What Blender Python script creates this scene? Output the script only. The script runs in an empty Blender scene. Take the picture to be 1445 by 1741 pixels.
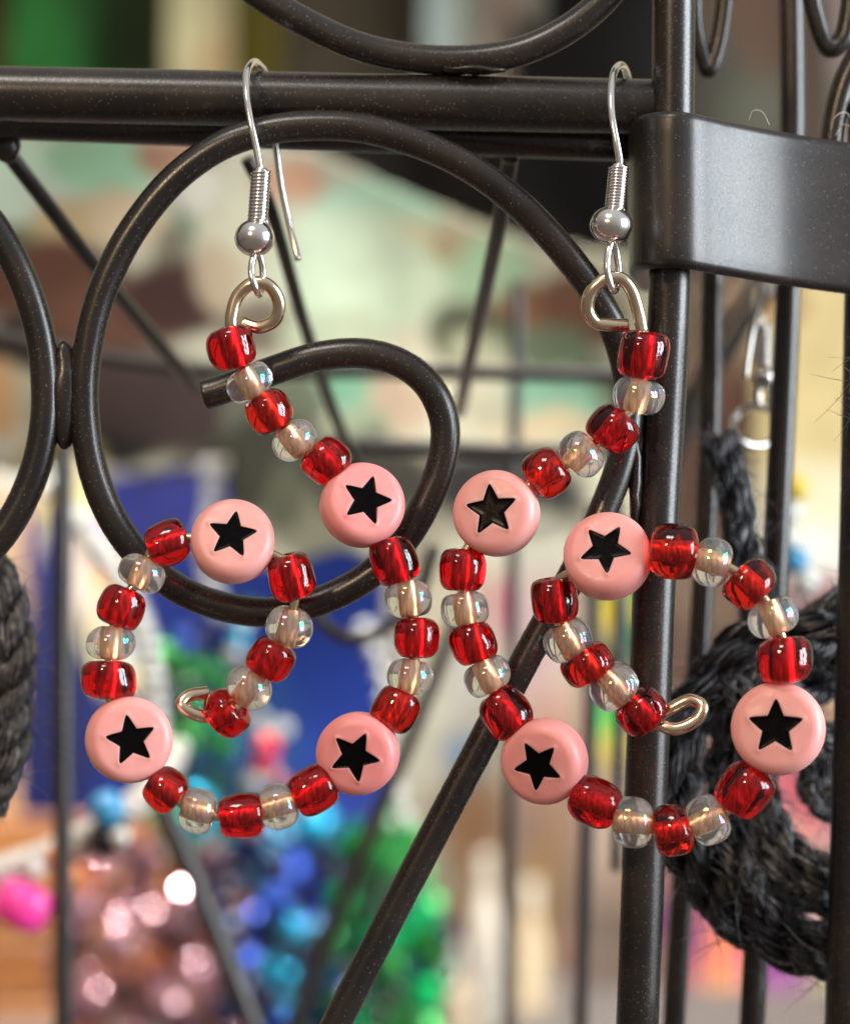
import bpy, bmesh, math, random
from mathutils import Vector, Matrix, noise
random.seed(7)
C = bpy.context.scene.collection
SC = bpy.context.scene
SC.unit_settings.scale_length = 0.01          # 1 unit = 1 cm
R = math.radians

# ------------------------------------------------------------------ camera
D = 25.0                                       # camera to the plane of the earrings, cm
cam_d = bpy.data.cameras.new('camera'); cam = bpy.data.objects.new('camera', cam_d); C.objects.link(cam)
cam.location = (0, -D, 0); cam.rotation_euler = (R(90), 0, 0)
cam_d.sensor_fit = 'HORIZONTAL'; cam_d.sensor_width = 36.0
cam_d.lens = 36.0 * D / 7.225
cam_d.clip_start = 0.5; cam_d.clip_end = 1000
cam_d.dof.use_dof = True; cam_d.dof.focus_distance = D - 0.05
APERTURE_R = 0.30
cam_d.dof.aperture_fstop = cam_d.lens * 1e-3 / (2 * APERTURE_R)
SC.camera = cam

# ------------------------------------------------------------------ light: a room with a window on the right
wld = bpy.data.worlds.new("World"); SC.world = wld; wld.use_nodes = True
nt = wld.node_tree; nt.nodes.clear()
wo = nt.nodes.new('ShaderNodeOutputWorld'); wb = nt.nodes.new('ShaderNodeBackground')
tc = nt.nodes.new('ShaderNodeTexCoord'); sx = nt.nodes.new('ShaderNodeSeparateXYZ')
mr = nt.nodes.new('ShaderNodeMapRange'); mr.inputs[1].default_value = -1; mr.inputs[2].default_value = 1
cr = nt.nodes.new('ShaderNodeValToRGB')
cr.color_ramp.elements[0].position = 0.0; cr.color_ramp.elements[0].color = (0.15, 0.115, 0.095, 1)
cr.color_ramp.elements[1].position = 1.0; cr.color_ramp.elements[1].color = (0.97, 0.98, 1.0, 1)
e = cr.color_ramp.elements.new(0.45); e.color = (0.40, 0.345, 0.31, 1)
dt = nt.nodes.new('ShaderNodeVectorMath'); dt.operation = 'DOT_PRODUCT'; dt.inputs[1].default_value = (0.45, 0.0, 0.89)
nt.links.new(tc.outputs['Generated'], dt.inputs[0]); nt.links.new(dt.outputs['Value'], mr.inputs[0])
nt.links.new(mr.outputs[0], cr.inputs[0]); nt.links.new(cr.outputs[0], wb.inputs[0])
wb.inputs[1].default_value = 0.56
nt.links.new(wb.outputs[0], wo.inputs[0])

def area(name, loc, target, sx_, sy_, power, col, shape='RECTANGLE'):
    l = bpy.data.lights.new(name, 'AREA'); l.shape = shape; l.size = sx_; l.size_y = sy_
    l.energy = power; l.color = col
    o = bpy.data.objects.new(name, l); C.objects.link(o); o.location = loc
    o.rotation_euler = (Vector(target) - Vector(loc)).to_track_quat('-Z', 'Y').to_euler()
    return o
for wx, wy in ((75.5, -32), (80.5, -9)):       # the two panes of the window
    area('window_pane_light', (wx, wy, 13), (0, 2, 0), 19, 52, 60000, (0.86, 0.94, 1.0))
area('front_fill_light', (-25, -58, 98), (0, 0, 0), 32, 22, 44000, (1.0, 0.91, 0.82))  # added warm fill on the bead faces from the front, no window there
for k_, (lx, ly, lz) in enumerate(((6, 14, 40), (-20, 10, 36))):      # two added spots: brighten the goods behind and give bokeh glints
    so = area('added_goods_spot', (lx, ly, lz), (-3, 27, -6), 4.6, 4.2, 4300, (1.0, 0.97, 0.93)); so.data.spread = R(56)
area('lamp_light', (-22, -48, 24), (0, 0, 0), 6.0, 6.0, 9500, (1.0, 0.72, 0.42), 'DISK')

SC.view_settings.view_transform = 'Standard'; SC.view_settings.look = 'None'
SC.view_settings.exposure = 0.0; SC.view_settings.gamma = 1.0
SC.render.engine = 'CYCLES'
cy = SC.cycles
cy.use_denoising = True
try: cy.denoiser = 'OPENIMAGEDENOISE'; cy.denoising_input_passes = 'RGB_ALBEDO_NORMAL'
except Exception: pass
cy.max_bounces = 14; cy.transmission_bounces = 12; cy.glossy_bounces = 5; cy.diffuse_bounces = 3
cy.transparent_max_bounces = 8; cy.blur_glossy = 0.3; cy.sample_clamp_indirect = 12.0
cy.adaptive_threshold = 0.02

# ------------------------------------------------------------------ helpers
def W(px, py, d=0.0):
    """a place in the room: at distance d behind the earrings' plane, on the sight line of the photo's pixel"""
    s = (D + d) / D / 200.0
    return Vector(((px - 722.5) * s, d, (870.5 - py) * s))
def sc_(d): return (D + d) / D / 200.0         # cm per photo pixel at depth d

def lin(c):
    return tuple((v/255/12.92) if v/255 <= 0.04045 else ((v/255+0.055)/1.055)**2.4 for v in c)

def catmull(pts, n=8, closed=False):
    P = [Vector(p) for p in pts]; out = []
    N = len(P); segs = N if closed else N-1
    for i in range(segs):
        if closed: p0, p1, p2, p3 = P[(i-1) % N], P[i], P[(i+1) % N], P[(i+2) % N]
        else:
            p1, p2 = P[i], P[i+1]
            p0 = P[i-1] if i > 0 else p1*2-p2
            p3 = P[i+2] if i+2 < N else p2*2-p1
        for k in range(n):
            t = k/n
            out.append(0.5*((2*p1)+(p2-p0)*t+(2*p0-5*p1+4*p2-p3)*t*t+(-p0+3*p1-3*p2+p3)*t**3))
    if not closed: out.append(P[-1].copy())
    return out

def resample(pts, step):
    L = [0.0]
    for a, b in zip(pts, pts[1:]): L.append(L[-1]+(b-a).length)
    n = max(2, int(L[-1]/step)); out = []; j = 0
    for i in range(n+1):
        s = L[-1]*i/n
        while j < len(L)-2 and L[j+1] < s: j += 1
        f = (s-L[j])/max(1e-9, L[j+1]-L[j]); out.append(pts[j].lerp(pts[j+1], min(1, max(0, f))))
    return out

def frames(pts):
    T = []
    for i in range(len(pts)):
        a = pts[max(0, i-1)]; b = pts[min(len(pts)-1, i+1)]
        T.append((b-a).normalized())
    up = Vector((0, 1, 0)) if abs(T[0].y) < 0.9 else Vector((0, 0, 1))
    N = [(up-T[0]*up.dot(T[0])).normalized()]
    for i in range(1, len(pts)):
        n = N[-1]-T[i]*N[-1].dot(T[i])
        N.append(n.normalized() if n.length > 1e-6 else N[-1])
    return T, N, [T[i].cross(N[i]) for i in range(len(pts))]

class MB:
    def __init__(s): s.v = []; s.f = []; s.col = None
    def add(s, vs, fs):
        o = len(s.v); s.v += [Vector(v) for v in vs]; s.f += [tuple(i+o for i in f) for f in fs]; return s
    def tube(s, pts, r, sides=24, caps='round', wob=0.0, flat=1.0):
        """tube along pts; r a number or a list"""
        pts = [Vector(p) for p in pts]
        T, N, B = frames(pts)
        rr = r if isinstance(r, (list, tuple)) else [r]*len(pts)
        rings = []
        def ring(c, n, b, q):
            return [c+(n*math.cos(2*math.pi*k/sides)*flat+b*math.sin(2*math.pi*k/sides))*q for k in range(sides)]
        if caps == 'round':
            for a in (80, 60, 35, 15):
                rings.append(ring(pts[0]-T[0]*rr[0]*0.45*math.sin(R(a)), N[0], B[0], rr[0]*(0.35+0.65*math.cos(R(a)) if a < 80 else 0.3)))
        elif caps == 'flat':
            rings.append(ring(pts[0]-T[0]*rr[0]*0.10, N[0], B[0], rr[0]*0.86)); rings.append(ring(pts[0]-T[0]*rr[0]*0.06, N[0], B[0], rr[0]*0.96))
        for i, p in enumerate(pts):
            q = rr[i]
            if wob: q = q*(1+wob*noise.noise(p*3.1))
            rings.append(ring(p, N[i], B[i], q))
        if caps == 'round':
            for a in (15, 35, 60, 80):
                rings.append(ring(pts[-1]+T[-1]*rr[-1]*0.45*math.sin(R(a)), N[-1], B[-1], rr[-1]*(0.35+0.65*math.cos(R(a)) if a < 80 else 0.3)))
        elif caps == 'flat':
            rings.append(ring(pts[-1]+T[-1]*rr[-1]*0.06, N[-1], B[-1], rr[-1]*0.96)); rings.append(ring(pts[-1]+T[-1]*rr[-1]*0.10, N[-1], B[-1], rr[-1]*0.86))
        vs = [v for g in rings for v in g]; fs = []
        for i in range(len(rings)-1):
            for k in range(sides):
                a = i*sides+k; b = i*sides+(k+1) % sides
                fs.append((a, a+sides, b+sides, b))
        fs.append(tuple(range(sides))); fs.append(tuple(reversed(range(len(vs)-sides, len(vs)))))
        return s.add(vs, fs)
    def lathe(s, prof, M=Matrix.Identity(4), seg=32, closed=False, jit=None):
        """profile (r,z) turned about local z"""
        vs = []
        for (r_, z_) in prof:
            for k in range(seg):
                a = 2*math.pi*k/seg; v = Vector((r_*math.cos(a), r_*math.sin(a), z_))
                if jit: v = jit(v)
                vs.append(M @ v)
        n = len(prof); fs = []
        for i in range(n if closed else n-1):
            j = (i+1) % n
            for k in range(seg):
                k2 = (k+1) % seg
                fs.append((i*seg+k, i*seg+k2, j*seg+k2, j*seg+k))
        if not closed:
            fs.append(tuple(reversed(range(seg)))); fs.append(tuple(range((n-1)*seg, n*seg)))
        return s.add(vs, fs)
    def ball(s, M=Matrix.Identity(4), r=1.0, seg=16, rg=10):
        prof = [(max(1e-3, r*math.sin(math.pi*i/rg)), -r*math.cos(math.pi*i/rg)) for i in range(rg+1)]
        return s.lathe(prof, M, seg)
    def build(s, name, m, parent=None, loc=None, smooth=True, sub=0):
        base = Vector(loc) if loc is not None else Vector((0, 0, 0))
        off = base.copy()
        if parent is not None:
            q = parent
            while q is not None: off = off+q.location; q = q.parent
        me = bpy.data.meshes.new(name)
        me.from_pydata([v-off for v in s.v], [], s.f); me.update()
        bm = bmesh.new(); bm.from_mesh(me); bmesh.ops.recalc_face_normals(bm, faces=bm.faces); bm.to_mesh(me); bm.free()
        if smooth: me.polygons.foreach_set('use_smooth', [True]*len(me.polygons))
        me.materials.append(m)
        if s.col:
            ca = me.color_attributes.new('print', 'FLOAT_COLOR', 'POINT')
            for i, c in enumerate(s.col): ca.data[i].color = (*c, 1)
        o = bpy.data.objects.new(name, me); C.objects.link(o); o.location = base
        if parent is not None: o.parent = parent
        if sub:
            md = o.modifiers.new('smooth', 'SUBSURF'); md.levels = sub; md.render_levels = sub
        return o

def empty(name, loc, label, cat, group=None):
    o = bpy.data.objects.new(name, None); C.objects.link(o); o.location = loc
    o.empty_display_size = 0.3
    return tag(o, label, cat, group)
def tag(o, label=None, cat=None, group=None, kind=None):
    if label: o['label'] = label
    if cat: o['category'] = cat
    if group: o['group'] = group
    if kind: o['kind'] = kind
    return o

# ------------------------------------------------------------------ materials
def newmat(name):
    m = bpy.data.materials.new(name); m.use_nodes = True
    return m, m.node_tree, m.node_tree.nodes['Principled BSDF']
def N_(nt, t, **kw):
    n = nt.nodes.new(t)
    for k, v in kw.items(): setattr(n, k, v)
    return n
def bump(nt, p, scale, strength, dist=0.01, detail=4, rough=0.6, src=None):
    tx = N_(nt, 'ShaderNodeTexCoord'); nz = N_(nt, 'ShaderNodeTexNoise')
    nz.inputs['Scale'].default_value = scale; nz.inputs['Detail'].default_value = detail
    nz.inputs['Roughness'].default_value = rough
    bp = N_(nt, 'ShaderNodeBump'); bp.inputs['Strength'].default_value = strength; bp.inputs['Distance'].default_value = dist
    oi = N_(nt, 'ShaderNodeObjectInfo'); ad = N_(nt, 'ShaderNodeVectorMath', operation='MULTIPLY_ADD'); ad.inputs[1].default_value = (3.7, 3.7, 3.7)
    nt.links.new(oi.outputs['Location'], ad.inputs[0]); nt.links.new(tx.outputs['Object'], ad.inputs[2])
    nt.links.new(ad.outputs[0], nz.inputs['Vector']); nt.links.new(nz.outputs[0], bp.inputs['Height'])
    nt.links.new(bp.outputs[0], p.inputs['Normal'])
    return nz, tx

def mat_rack(name='rack_paint', base=(0.0135, 0.0108, 0.0098), rough=0.28):
    m, nt, p = newmat(name)
    tx = N_(nt, 'ShaderNodeTexCoord')
    # flakes of the metallic powder coat
    vo = N_(nt, 'ShaderNodeTexVoronoi'); vo.inputs['Scale'].default_value = 78
    wn = N_(nt, 'ShaderNodeTexWhiteNoise')
    lt = N_(nt, 'ShaderNodeMath', operation='GREATER_THAN'); lt.inputs[1].default_value = 0.955
    dl = N_(nt, 'ShaderNodeMath', operation='LESS_THAN'); dl.inputs[1].default_value = 0.36
    mu = N_(nt, 'ShaderNodeMath', operation='MULTIPLY')
    nt.links.new(tx.outputs['Object'], vo.inputs['Vector'])
    nt.links.new(vo.outputs['Color'], wn.inputs['Vector']); nt.links.new(wn.outputs['Value'], lt.inputs[0])
    nt.links.new(vo.outputs['Distance'], dl.inputs[0])
    nt.links.new(lt.outputs[0], mu.inputs[0]); nt.links.new(dl.outputs[0], mu.inputs[1])
    nz = N_(nt, 'ShaderNodeTexNoise'); nz.inputs['Scale'].default_value = 1.7; nz.inputs['Detail'].default_value = 5
    nt.links.new(tx.outputs['Object'], nz.inputs['Vector'])
    cr = N_(nt, 'ShaderNodeValToRGB')
    cr.color_ramp.elements[0].position = 0.35; cr.color_ramp.elements[0].color = (*[c*0.7 for c in base], 1)
    cr.color_ramp.elements[1].position = 0.7; cr.color_ramp.elements[1].color = (base[0]*1.9, base[1]*1.6, base[2]*1.4, 1)
    nt.links.new(nz.outputs[0], cr.inputs[0])
    mx = N_(nt, 'ShaderNodeMixRGB'); mx.inputs[2].default_value = (0.20, 0.17, 0.14, 1)
    nt.links.new(mu.outputs[0], mx.inputs[0]); nt.links.new(cr.outputs[0], mx.inputs[1])
    nzd = N_(nt, 'ShaderNodeTexNoise'); nzd.inputs['Scale'].default_value = 5.5; nzd.inputs['Detail'].default_value = 9; nzd.inputs['Roughness'].default_value = 0.75
    nt.links.new(tx.outputs['Object'], nzd.inputs['Vector'])
    md = N_(nt, 'ShaderNodeMapRange'); md.inputs[1].default_value = .60; md.inputs[2].default_value = .74; md.inputs[4].default_value = .45
    nt.links.new(nzd.outputs[0], md.inputs[0])
    mx2 = N_(nt, 'ShaderNodeMixRGB'); mx2.inputs[2].default_value = (0.075, 0.068, 0.06, 1)
    nt.links.new(md.outputs[0], mx2.inputs[0]); nt.links.new(mx.outputs[0], mx2.inputs[1])
    nt.links.new(mx2.outputs[0], p.inputs['Base Color'])
    nz2 = N_(nt, 'ShaderNodeTexNoise'); nz2.inputs['Scale'].default_value = 60; nz2.inputs['Detail'].default_value = 6; nz2.inputs['Roughness'].default_value = 0.7
    nt.links.new(tx.outputs['Object'], nz2.inputs['Vector'])
    rr = N_(nt, 'ShaderNodeMapRange'); rr.inputs[1].default_value = 0.3; rr.inputs[2].default_value = 0.7
    rr.inputs[3].default_value = rough-0.08; rr.inputs[4].default_value = rough+0.10
    nt.links.new(nz2.outputs[0], rr.inputs[0]); nt.links.new(rr.outputs[0], p.inputs['Roughness'])
    bp = N_(nt, 'ShaderNodeBump'); bp.inputs['Strength'].default_value = 0.22; bp.inputs['Distance'].default_value = 0.003
    nt.links.new(nz2.outputs[0], bp.inputs['Height']); nt.links.new(bp.outputs[0], p.inputs['Normal'])
    p.inputs['Specular IOR Level'].default_value = 0.65
    return m

def mat_metal(name, col, rough=0.18, bs=0.10, scale=30):
    m, nt, p = newmat(name)
    p.inputs['Base Color'].default_value = (*col, 1); p.inputs['Metallic'].default_value = 1.0
    p.inputs['Roughness'].default_value = rough
    bump(nt, p, scale, bs, 0.004)
    return m

def mat_glass(name, col, film=0, rough=0.03, ior=1.5, bs=0.25):
    m, nt, p = newmat(name)
    p.inputs['Transmission Weight'].default_value = 1.0
    p.inputs['IOR'].default_value = ior; p.inputs['Roughness'].default_value = rough
    p.inputs['Base Color'].default_value = (*col, 1)
    if film:
        p.inputs['Thin Film Thickness'].default_value = film; p.inputs['Thin Film IOR'].default_value = 1.9
    nzb, txb = bump(nt, p, 7.0, bs, 0.02, 3)
    if film:
        n3 = N_(nt, 'ShaderNodeTexNoise'); n3.inputs['Scale'].default_value = 4.0
        m3 = N_(nt, 'ShaderNodeMapRange'); m3.inputs[1].default_value = .3; m3.inputs[2].default_value = .7; m3.inputs[3].default_value = 150; m3.inputs[4].default_value = 420
        nt.links.new(txb.outputs['Object'], n3.inputs['Vector']); nt.links.new(n3.outputs[0], m3.inputs[0]); nt.links.new(m3.outputs[0], p.inputs['Thin Film Thickness'])
        p.inputs['Thin Film IOR'].default_value = 1.78; p.inputs['Transmission Weight'].default_value = .92
    return m

def mat_lining(name, c1, c2, rough=0.32, metal=0.75):
    m, nt, p = newmat(name)
    tx = N_(nt, 'ShaderNodeTexCoord'); mp = N_(nt, 'ShaderNodeMapping')
    mp.inputs['Scale'].default_value = (9, 9, 1.6)
    nz = N_(nt, 'ShaderNodeTexNoise'); nz.inputs['Scale'].default_value = 3.0; nz.inputs['Detail'].default_value = 4
    cr = N_(nt, 'ShaderNodeValToRGB')
    cr.color_ramp.elements[0].position = 0.36; cr.color_ramp.elements[0].color = (*c1, 1)
    cr.color_ramp.elements[1].position = 0.58; cr.color_ramp.elements[1].color = (*c2, 1)
    nt.links.new(tx.outputs['Object'], mp.inputs[0]); nt.links.new(mp.outputs[0], nz.inputs['Vector'])
    nt.links.new(nz.outputs[0], cr.inputs[0]); nt.links.new(cr.outputs[0], p.inputs['Base Color'])
    p.inputs['Metallic'].default_value = metal; p.inputs['Roughness'].default_value = rough
    bp = N_(nt, 'ShaderNodeBump'); bp.inputs['Strength'].default_value = 0.5; bp.inputs['Distance'].default_value = 0.01
    nt.links.new(nz.outputs[0], bp.inputs['Height']); nt.links.new(bp.outputs[0], p.inputs['Normal'])
    return m

def mat_pink():
    m, nt, p = newmat('pink_plastic')
    nz, tx = bump(nt, p, 5, 0.06, 0.02, 4)
    cr = N_(nt, 'ShaderNodeValToRGB')
    cr.color_ramp.elements[0].position = 0.3; cr.color_ramp.elements[0].color = (0.87, 0.32, 0.30, 1)
    cr.color_ramp.elements[1].position = 0.75; cr.color_ramp.elements[1].color = (0.92, 0.39, 0.37, 1)
    oi = N_(nt, 'ShaderNodeObjectInfo'); hs = N_(nt, 'ShaderNodeHueSaturation')
    m1 = N_(nt, 'ShaderNodeMapRange'); m1.inputs[3].default_value = .494; m1.inputs[4].default_value = .506
    m2 = N_(nt, 'ShaderNodeMapRange'); m2.inputs[3].default_value = 1.06; m2.inputs[4].default_value = .88
    nt.links.new(oi.outputs['Random'], m1.inputs[0]); nt.links.new(oi.outputs['Random'], m2.inputs[0])
    nt.links.new(m1.outputs[0], hs.inputs['Hue']); nt.links.new(m2.outputs[0], hs.inputs['Saturation'])
    nt.links.new(nz.outputs[0], cr.inputs[0]); nt.links.new(cr.outputs[0], hs.inputs['Color']); nt.links.new(hs.outputs[0], p.inputs['Base Color'])
    ns = N_(nt, 'ShaderNodeTexNoise'); ns.inputs['Scale'].default_value = 22; ns.inputs['Detail'].default_value = 6
    ms = N_(nt, 'ShaderNodeMapRange'); ms.inputs[1].default_value = .35; ms.inputs[2].default_value = .65; ms.inputs[3].default_value = .30; ms.inputs[4].default_value = .50
    nt.links.new(tx.outputs['Object'], ns.inputs['Vector']); nt.links.new(ns.outputs[0], ms.inputs[0]); nt.links.new(ms.outputs[0], p.inputs['Roughness'])
    p.inputs['Subsurface Weight'].default_value = 0.45
    p.inputs['Subsurface Radius'].default_value = (1.0, 0.42, 0.30); p.inputs['Subsurface Scale'].default_value = 0.07
    return m

def mat_simple(name, col, rough=0.5, metal=0.0, bs=0.15, scale=8, coat=0, spec=0.5, var=0.25):
    m, nt, p = newmat(name)
    nz, tx = bump(nt, p, scale, bs, 0.02)
    cr = N_(nt, 'ShaderNodeValToRGB')
    cr.color_ramp.elements[0].position = 0.3; cr.color_ramp.elements[0].color = (*[c*(1-var) for c in col], 1)
    cr.color_ramp.elements[1].position = 0.7; cr.color_ramp.elements[1].color = (*[min(1, c*(1+var)) for c in col], 1)
    nt.links.new(nz.outputs[0], cr.inputs[0]); nt.links.new(cr.outputs[0], p.inputs['Base Color'])
    p.inputs['Roughness'].default_value = rough; p.inputs['Metallic'].default_value = metal
    p.inputs['Coat Weight'].default_value = coat; p.inputs['Coat Roughness'].default_value = 0.08
    p.inputs['Specular IOR Level'].default_value = spec
    return m

def mat_print(name='printed_cloth', rough=0.85, weave=60):
    m, nt, p = newmat(name)
    at = N_(nt, 'ShaderNodeAttribute'); at.attribute_name = 'print'
    tx = N_(nt, 'ShaderNodeTexCoord'); nz = N_(nt, 'ShaderNodeTexNoise'); nz.inputs['Scale'].default_value = 1.1; nz.inputs['Detail'].default_value = 6
    mr = N_(nt, 'ShaderNodeMapRange'); mr.inputs[1].default_value = 0.3; mr.inputs[2].default_value = 0.7
    mr.inputs[3].default_value = 0.82; mr.inputs[4].default_value = 1.12
    mx = N_(nt, 'ShaderNodeVectorMath', operation='SCALE')
    nt.links.new(tx.outputs['Object'], nz.inputs['Vector']); nt.links.new(nz.outputs[0], mr.inputs[0])
    nt.links.new(at.outputs['Color'], mx.inputs[0]); nt.links.new(mr.outputs[0], mx.inputs['Scale'])
    nt.links.new(mx.outputs[0], p.inputs['Base Color'])
    p.inputs['Roughness'].default_value = rough; p.inputs['Specular IOR Level'].default_value = 0.2
    wv = N_(nt, 'ShaderNodeTexWave'); wv.inputs['Scale'].default_value = weave; wv.inputs['Distortion'].default_value = 1.0
    bp = N_(nt, 'ShaderNodeBump'); bp.inputs['Strength'].default_value = 0.2; bp.inputs['Distance'].default_value = 0.02
    nt.links.new(tx.outputs['Object'], wv.inputs['Vector']); nt.links.new(wv.outputs[0], bp.inputs['Height']); nt.links.new(bp.outputs[0], p.inputs['Normal'])
    return m

M_rack = mat_rack()
M_silver = mat_metal('silver_hook', (0.90, 0.87, 0.84), 0.17)
M_wire = mat_metal('champagne_wire', (0.82, 0.67, 0.48), 0.22, 0.2, 18)
M_red = mat_glass('red_glass', (0.82, 0.006, 0.011), 0, 0.03)
M_red2 = mat_glass('crimson_glass', (0.74, 0.004, 0.012), 0, 0.03)
M_red3 = mat_glass('orange_red_glass', (0.86, 0.018, 0.010), 0, 0.03)
M_clear = mat_glass('clear_glass', (0.97, 0.955, 0.955), 250, 0.08, 1.47)
M_copper = mat_lining('copper_lining', (0.66, 0.31, 0.13), (1.0, 0.63, 0.36))
M_slining = mat_lining('silver_lining', (0.38, 0.26, 0.20), (1.0, 0.86, 0.72), 0.3, 0.6)
M_pink = mat_pink()
M_star = mat_simple('black_star_paint', (0.003, 0.0025, 0.003), 0.2, 0, 0.08, 14, 0, 0.06)
M_print = mat_print()

# ------------------------------------------------------------------ the setting
M_wall = mat_simple('cream_wall_paint', (0.62, 0.54, 0.36), 0.8, 0, 0.2, 2, 0, 0.3, 0.06)
b = MB(); z0 = -9.0
vs = [(-90, -40, z0), (90, -40, z0), (90, 75, z0), (-90, 75, z0), (-90, -40, z0-2), (90, -40, z0-2), (90, 75, z0-2), (-90, 75, z0-2)]
bf = [(0, 1, 2, 3), (7, 6, 5, 4), (0, 4, 5, 1), (1, 5, 6, 2), (2, 6, 7, 3), (3, 7, 4, 0)]
def wood_mat(name, c1, c2):
    m, nt, p = newmat(name)
    tx = N_(nt, 'ShaderNodeTexCoord'); mp = N_(nt, 'ShaderNodeMapping'); mp.inputs['Scale'].default_value = (0.12, 1.0, 1.0)
    nz = N_(nt, 'ShaderNodeTexNoise'); nz.inputs['Scale'].default_value = 1.5; nz.inputs['Detail'].default_value = 7; nz.inputs['Distortion'].default_value = 0.6
    cr = N_(nt, 'ShaderNodeValToRGB')
    cr.color_ramp.elements[0].position = 0.35; cr.color_ramp.elements[0].color = (*c1, 1)
    cr.color_ramp.elements[1].position = 0.65; cr.color_ramp.elements[1].color = (*c2, 1)
    nt.links.new(tx.outputs['Object'], mp.inputs[0]); nt.links.new(mp.outputs[0], nz.inputs['Vector'])
    nt.links.new(nz.outputs[0], cr.inputs[0]); nt.links.new(cr.outputs[0], p.inputs['Base Color'])
    p.inputs['Roughness'].default_value = 0.5
    return m
M_wood = wood_mat('orange_wood', lin((118, 70, 34)), lin((165, 108, 58)))
b.add(vs, bf).build('table_top', mat_simple('dark_table_cloth', (0.10, 0.085, 0.075), .85, 0, .2, 3), smooth=False)['kind'] = 'structure'
b = MB(); b.add([(-90, 62, -11), (90, 62, -11), (90, 64, -11), (-90, 64, -11), (-90, 62, 60), (90, 62, 60), (90, 64, 60), (-90, 64, 60)],
                [(0, 1, 2, 3), (7, 6, 5, 4), (0, 4, 5, 1), (1, 5, 6, 2), (2, 6, 7, 3), (3, 7, 4, 0)])
b.build('wall', M_wall, smooth=False)['kind'] = 'structure'

# ------------------------------------------------------------------ the display rack
rack = empty('wire_display_rack', W(1100, 1760, .6)*1.0, 'dark brown powder-coated metal display rack with scrolls and upright posts', 'display rack')
def rod(name, pts, rpx, n=8, sides=28, caps='flat', mat=M_rack, wob=0.015, parent=rack):
    P = [W(*p) for p in pts]
    P = catmull(P, n) if len(P) > 2 else [P[0].lerp(P[1], i/12) for i in range(13)]
    dm = sum(p[2] for p in pts)/len(pts)
    b = MB(); b.tube(P, rpx*sc_(dm), sides, caps, wob)
    return b.build(name, mat, parent)

SY = .42
rod('scroll', [(347, 671, SY), (372, 664, SY), (410, 650, SY), (470, 628, SY), (540, 606, SY), (615, 600, SY), (680, 617, SY), (730, 657, SY), (756, 720, SY),
               (750, 790, SY), (722, 860, SY), (682, 925, SY), (625, 980, SY), (550, 1020, SY), (470, 1040, SY), (390, 1034, SY),
               (310, 1005, SY), (245, 955, SY), (190, 880, SY), (156, 790, SY), (143, 690, SY), (148, 600, SY), (172, 500, SY),
               (220, 400, SY), (290, 310, SY), (370, 250, SY), (450, 222, SY), (530, 213, SY), (620, 218, SY), (720, 247, SY), (810, 292, SY), (890, 355, SY+.02),
               (960, 430, SY+.05), (1015, 505, SY+.1), (1055, 590, SY+.12), (1070, 680, SY+.12), (1060, 770, SY+.1), (1025, 870, SY+.05), (975, 975, SY),
               (900, 1110, SY), (800, 1300, SY), (690, 1510, SY), (590, 1705, SY), (560, 1765, SY)], 25.5, 8, 32)
rod('scroll', [(-60, 330, SY), (-10, 385, SY), (35, 465, SY), (66, 560, SY), (78, 650, SY), (74, 735, SY), (52, 820, SY), (10, 900, SY), (-50, 970, SY)], 26, 8, 32)
rod('scroll', [(380, -60, .7), (440, -10, .7), (520, 38, .7), (610, 78, .7), (700, 97, .7), (790, 101, .7), (880, 88, .7), (960, 52, .7), (1025, 0, .7), (1070, -60, .7)], 25, 8, 32)
rod('rail', [(-80, 157, .78), (1106, 181, .78)], 47, 8, 40, 'round')
rod('rail', [(-80, 202, 1.25), (1090, 243, 1.25)], 32, 8, 32)
# welds
def blob(name, c, rx, ry, rz, mat=M_rack, parent=rack, rot=0):
    b = MB(); M = Matrix.Translation(c) @ Matrix.Rotation(rot, 4, 'Y') @ Matrix.Diagonal((rx, ry, rz, 1))
    b.ball(M, 1, 20, 14)
    for i, v in enumerate(b.v): b.v[i] = v+Vector((noise.noise(v*9), noise.noise(v*9+Vector((5, 0, 0))), noise.noise(v*9+Vector((0, 7, 0)))))*0.02
    return b.build(name, mat, parent)
blob('weld', W(110, 672, SY), .13, .12, .47)
blob('weld', W(805, 119, .62), .29, .13, .035)
blob('weld', W(560, 205, .60), .5, .12, .09)
blob('weld', W(1080, 800, SY+.1), .06, .1, .5)
blob('weld', W(868, 250, 1.35), .11, .12, .16)
blob('weld', W(12, 246, 1.35), .12, .12, .16)
# corner post and its neighbours
rod('post', [(1146, -60, .62), (1139, 480, .62), (1112, 1000, .62), (1082, 1790, .62)], 36.5, 8, 36)
rod('post', [(1480, 180, 1.45), (1474, 480, 1.45), (1462, 1000, 1.45), (1438, 1790, 1.45)], 38, 8, 36)
rod('post', [(1345, -60, 2.9), (1346, 300, 2.9), (1322, 900, 2.9), (1276, 1790, 2.9)], 22, 8, 24)
rod('post', [(1212, 430, 3.4), (1200, 900, 3.4), (1142, 1790, 3.4)], 19, 8, 20)
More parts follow.
